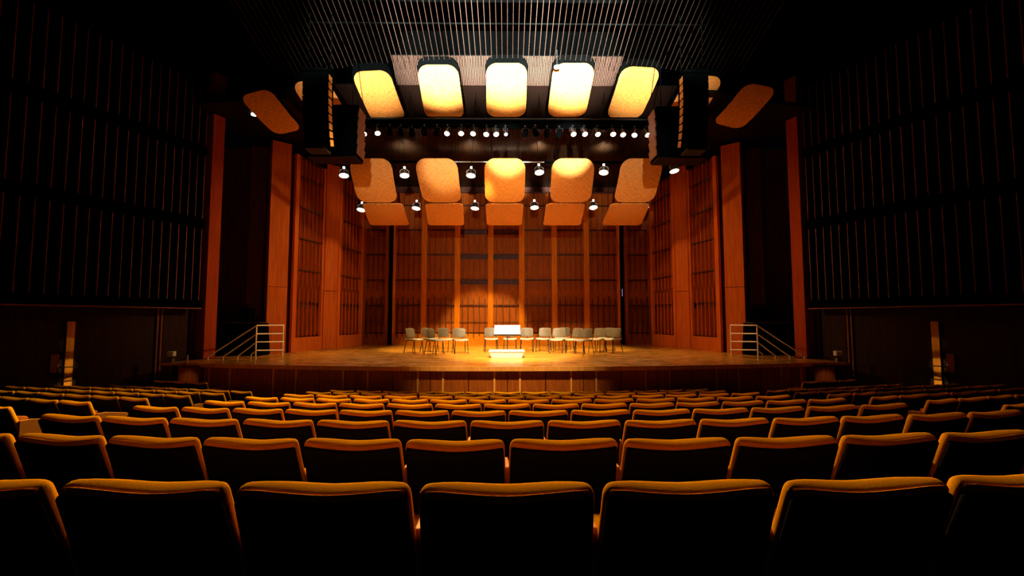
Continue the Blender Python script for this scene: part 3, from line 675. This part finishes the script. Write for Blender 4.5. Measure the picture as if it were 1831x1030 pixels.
# ---------------------------------------------------------------- equipment in the wings
def wing(s):
    sd = SIDE[s]
    xc = s * 8.45
    t = thing('covered_console', 'black cloth-covered console at the %s wing behind the railing' % sd, 'console', (xc, 14.75, STAGE))
    w2, h2 = 1.3, 1.02
    def fb(c): x, y, z = c; k = (.5 - z / h2); return Vector((x * (1 + .10 * k) + .012 * math.sin(y * 30) * k, y * (1 + .12 * k) + .02 * math.sin(x * 26) * k, z + h2 / 2))
    ob('cloth_cover', pad(w2, .55, h2, .03, fb, (20, 8, 4), 2), 'void', t, smooth=True)
    ob('top_edge', MB().box((0, -.0, h2 + .012), (w2 + .06, .60, .02)), 'steel', t, bevel=.004)
    px, w3, h3 = (431, .30, .48) if s < 0 else (1383, .72, .5)
    sp = thing('monitor_speaker', 'small black speaker standing on the %s wing console' % sd, 'loudspeaker', (max(min(P(px, 560, 15.0).x, 8.4), -8.5), 15.0, STAGE + h2 + .022))
    ob('cabinet', MB().box((0, 0, h3 / 2), (w3, .34, h3)), 'void', sp, bevel=.012)
    ob('grille', MB().box((0, -.175, h3 / 2), (w3 * .86, .012, h3 * .88)), 'void', sp)
    ob('top_plate', MB().box((0, 0, h3 + .004), (w3 * .8, .28, .01)), 'steel', sp)
    # piers beneath the side deck
    for (pa, pb, lab, mm) in ((326, 363, 'lit wooden pier below the %s end of the stage', 'wooddeep'), (297, 313, 'narrow dark wooden pier outside the %s stage pier', 'wooddark')):
        Y = 12.2
        xa, xb = P(pa, 660, Y).x, P(pb, 660, Y).x
        if s > 0: xa, xb = -xb + .1, -xa + .1
        pr_ = thing('stage_pier', lab % sd, 'pier', ((xa + xb) / 2, Y, FL0))
        ob('pier_body', MB().box((0, 0, (STAGE - .10 - FL0) / 2), (abs(xb - xa), .3, STAGE - .10 - FL0)), mm, pr_, bevel=.01)
        ob('cap_board', MB().box((0, 0, STAGE - .08 - FL0), (abs(xb - xa) + .05, .36, .04)), 'wooddark', pr_, bevel=.004)
        if mm == 'wooddeep': spot('pier_lamp_' + sd, ((xa + xb) / 2 + .0, Y - .75, .95), ((xa + xb) / 2, Y, .62), 3.2, 60, .9, (1, .66, .3), .02)
    # small lamps and boxes on the side deck
    def q(px, py, Y): p = P(px, py, Y); return p if s < 0 else Vector((-p.x + .15, p.y, p.z))
    b = q(300, 640, 13.6) if s < 0 else P(1540, 640, 13.6)
    bx_ = thing('deck_box_lamp', 'small pale box lamp at the far end of the %s side deck' % sd, 'lamp', (s * 8.93, 12.3, STAGE))
    ob('foot', MB().box((0, 0, .05), (.12, .10, .10)), 'steel', bx_, bevel=.008); ob('stem', MB().tube([(0, 0, .1), (0, 0, .16)], .02, 8), 'black', bx_)
    ob('head', MB().box((0, 0, .23), (.17, .12, .13)), 'paper', bx_, bevel=.015)
    if s < 0:
        m2 = thing('deck_microphone', 'small chrome bracket lamp beside the left railing foot', 'lamp', (-8.55, 12.35, STAGE))
        ob('upright', MB().box((0, 0, .10), (.05, .06, .20)), 'steel', m2, bevel=.008); ob('arm', MB().tube([(0, 0, .06), (-.33, 0, .03)], .016, 8), 'steel', m2)
for s in (-1, 1): wing(s)
# ---------------------------------------------------------------- theatre seats
def theatre_seat(both=False):
    t = thing('theatre_seat', '', 'seat')
    W = .532; H = .62; rec = math.radians(21)
    # local origin: floor under the top edge of the back; +y faces the stage; top at z = .88
    def back(c, yo=0):
        x, y, z = c; u = x / (W / 2)
        z2 = z - H / 2                                  # 0 at top, -H at bottom
        lift = .046 * (abs(u) ** 1.7) * max(0, 1 + z2 / .25)
        yy = y - .020 * u * u                              # wraps towards the sitter at the middle? edges towards hall
        q = Vector((x * (1 - .10 * max(z2, -.35)), yy + yo, z2 + lift))
        q = Matrix.Rotation(rec, 3, 'X') @ q
        return q + Vector((0, .06, .842))
    ob('back_cushion', pad(W, .085, H, .030, lambda c: back(Vector((c.x, -.0425 + (c.y + .0425) * (1 - .5 * min(1, abs(c.x) / (W / 2)) ** 4), c.z))), (12, 2, 7), 4), 'gold', t, smooth=True)
    ob('back_shell', pad(W - .010, .03, H - .016, .012, lambda c: back(c + Vector((0, 0, -.012)), -.046), (12, 1, 7), 2), 'shell', t, smooth=True)
    # piping along the top
    pts = [back(Vector(((W / 2 - .02) * k / 10, -.037, H / 2 - .002))) for k in range(-10, 11)]
    ob('piping', MB().tube(pts, [.001, .004] + [.0065] * 17 + [.004, .001], 6), 'gold', t, smooth=True)
    def seat(c): x, y, z = c; return Vector((x, y + .50, z + .42 + .06 * (y / .25) * .6 - .012 * math.cos(x / .25) * (1 if z > 0 else 0)))
    ob('seat_cushion', pad(W - .05, .50, .11, .04, seat, (6, 6, 1), 3), 'gold', t, smooth=True)
    for sx in ((-1, 1) if both else (-1,)):
        ob('armrest', MB().prism([(.09, .46), (.09, .71), (.20, .71), (.46, .655), (.48, .63), (.46, .60), (.32, .54), (.26, .46)], -.014, .014), 'armwood', t,
           Matrix(((0, 0, 1, sx * .280), (1, 0, 0, 0), (0, 1, 0, 0), (0, 0, 0, 1))), bevel=.005)
        ob('leg', MB().box((sx * .280, .32, .255), (.026, .24, .51)), 'black', t)
    return t
proto = [theatre_seat(), theatre_seat(True)]
used = [0, 0]; nseat = [0]
def inview(x, y, z):
    v_ = RM.inverted() @ Vector((x, y, z - CAMZ))
    if -v_.z < .3: return False
    px = 915.5 + F * v_.x / -v_.z; return px
def put(x, y, ztop, a, sx, label, group, end=0):
    t = proto[end] if not used[end] else dup(proto[end])
    used[end] = 1
    nseat[0] += 1
    t.location = (x, y, ztop - .88); t.rotation_euler = (random.uniform(-.012, .012), 0, a + random.uniform(-.012, .012)); t.scale = (sx, 1, 1)
    t['label'] = label; t['group'] = group
RC = 25.0
ROWN = {1: 'nearest', 2: 'second nearest', 3: 'third nearest', 4: 'fourth nearest', 5: 'fifth nearest', 6: 'fourth-farthest', 7: 'third-farthest', 8: 'second-farthest', 9: 'farthest'}
for r in range(1, 10):
    Y0 = 1.41 + .977 * (r - 1); D = .496 + .1223 * (Y0 - 1.41)
    odd = r % 2
    idx = [k for k in range(-6, 8)] if odd else [k + .5 for k in range(-7, 7)]
    for n_, k in enumerate(idx):
        pitch = .565 if odd else (.535 if k < 0 else .59)
        if r == 1: pitch = .56
        x = k * pitch; y = Y0 + x * x / (2 * RC)
        px = inview(x, y, CAMZ - D)
        if px is False or px < -150 or px > 1980: continue
        a = x / RC if False else -(-x / RC)
        put(x, y, CAMZ - D, x / RC * 1.3, pitch / .56, 'gold-edged seat in the centre block, %s row, %s from the left aisle' % (ROWN[r], ORD[n_ + 1]), 'theatre seats of the centre block', int(n_ == 13))
al = math.radians(15)
ROWS = {0: 'nearest', 1: 'second nearest', 2: 'third nearest', 3: 'fourth nearest', 4: 'third-farthest', 5: 'second-farthest', 6: 'farthest'}
for s in (-1, 1):
    for j in range(7):
        Y0 = 4.98 + .925 * j; x0 = 5.3 if s < 0 else 5.45
        if j == 6: x0 = 7.1; Y0 += .43
        D = .496 + .1223 * (min(Y0, 9.6) - 1.41)
        for n_ in range(0, 12):
            x = x0 + (n_ + .5) * .56 * math.cos(al); y = Y0 + (n_ + .5) * .56 * math.sin(al)
            if x > 8.75 + .42 * (13.45 - y) - .75: break
            if y > 12.3 and False: break
            px = inview(s * x, y, CAMZ - D)
            if px is False or px < -60 or px > 1890: continue
            put(s * x, y, CAMZ - D, s * al, 1.0, 'gold-edged seat in the %s side block, %s row, %s from the aisle' % (SIDE[s], ROWS[j], ORD[n_ + 1]), 'theatre seats of the %s side block' % SIDE[s], int(n_ == 0 and s < 0))
print('seats', nseat[0])
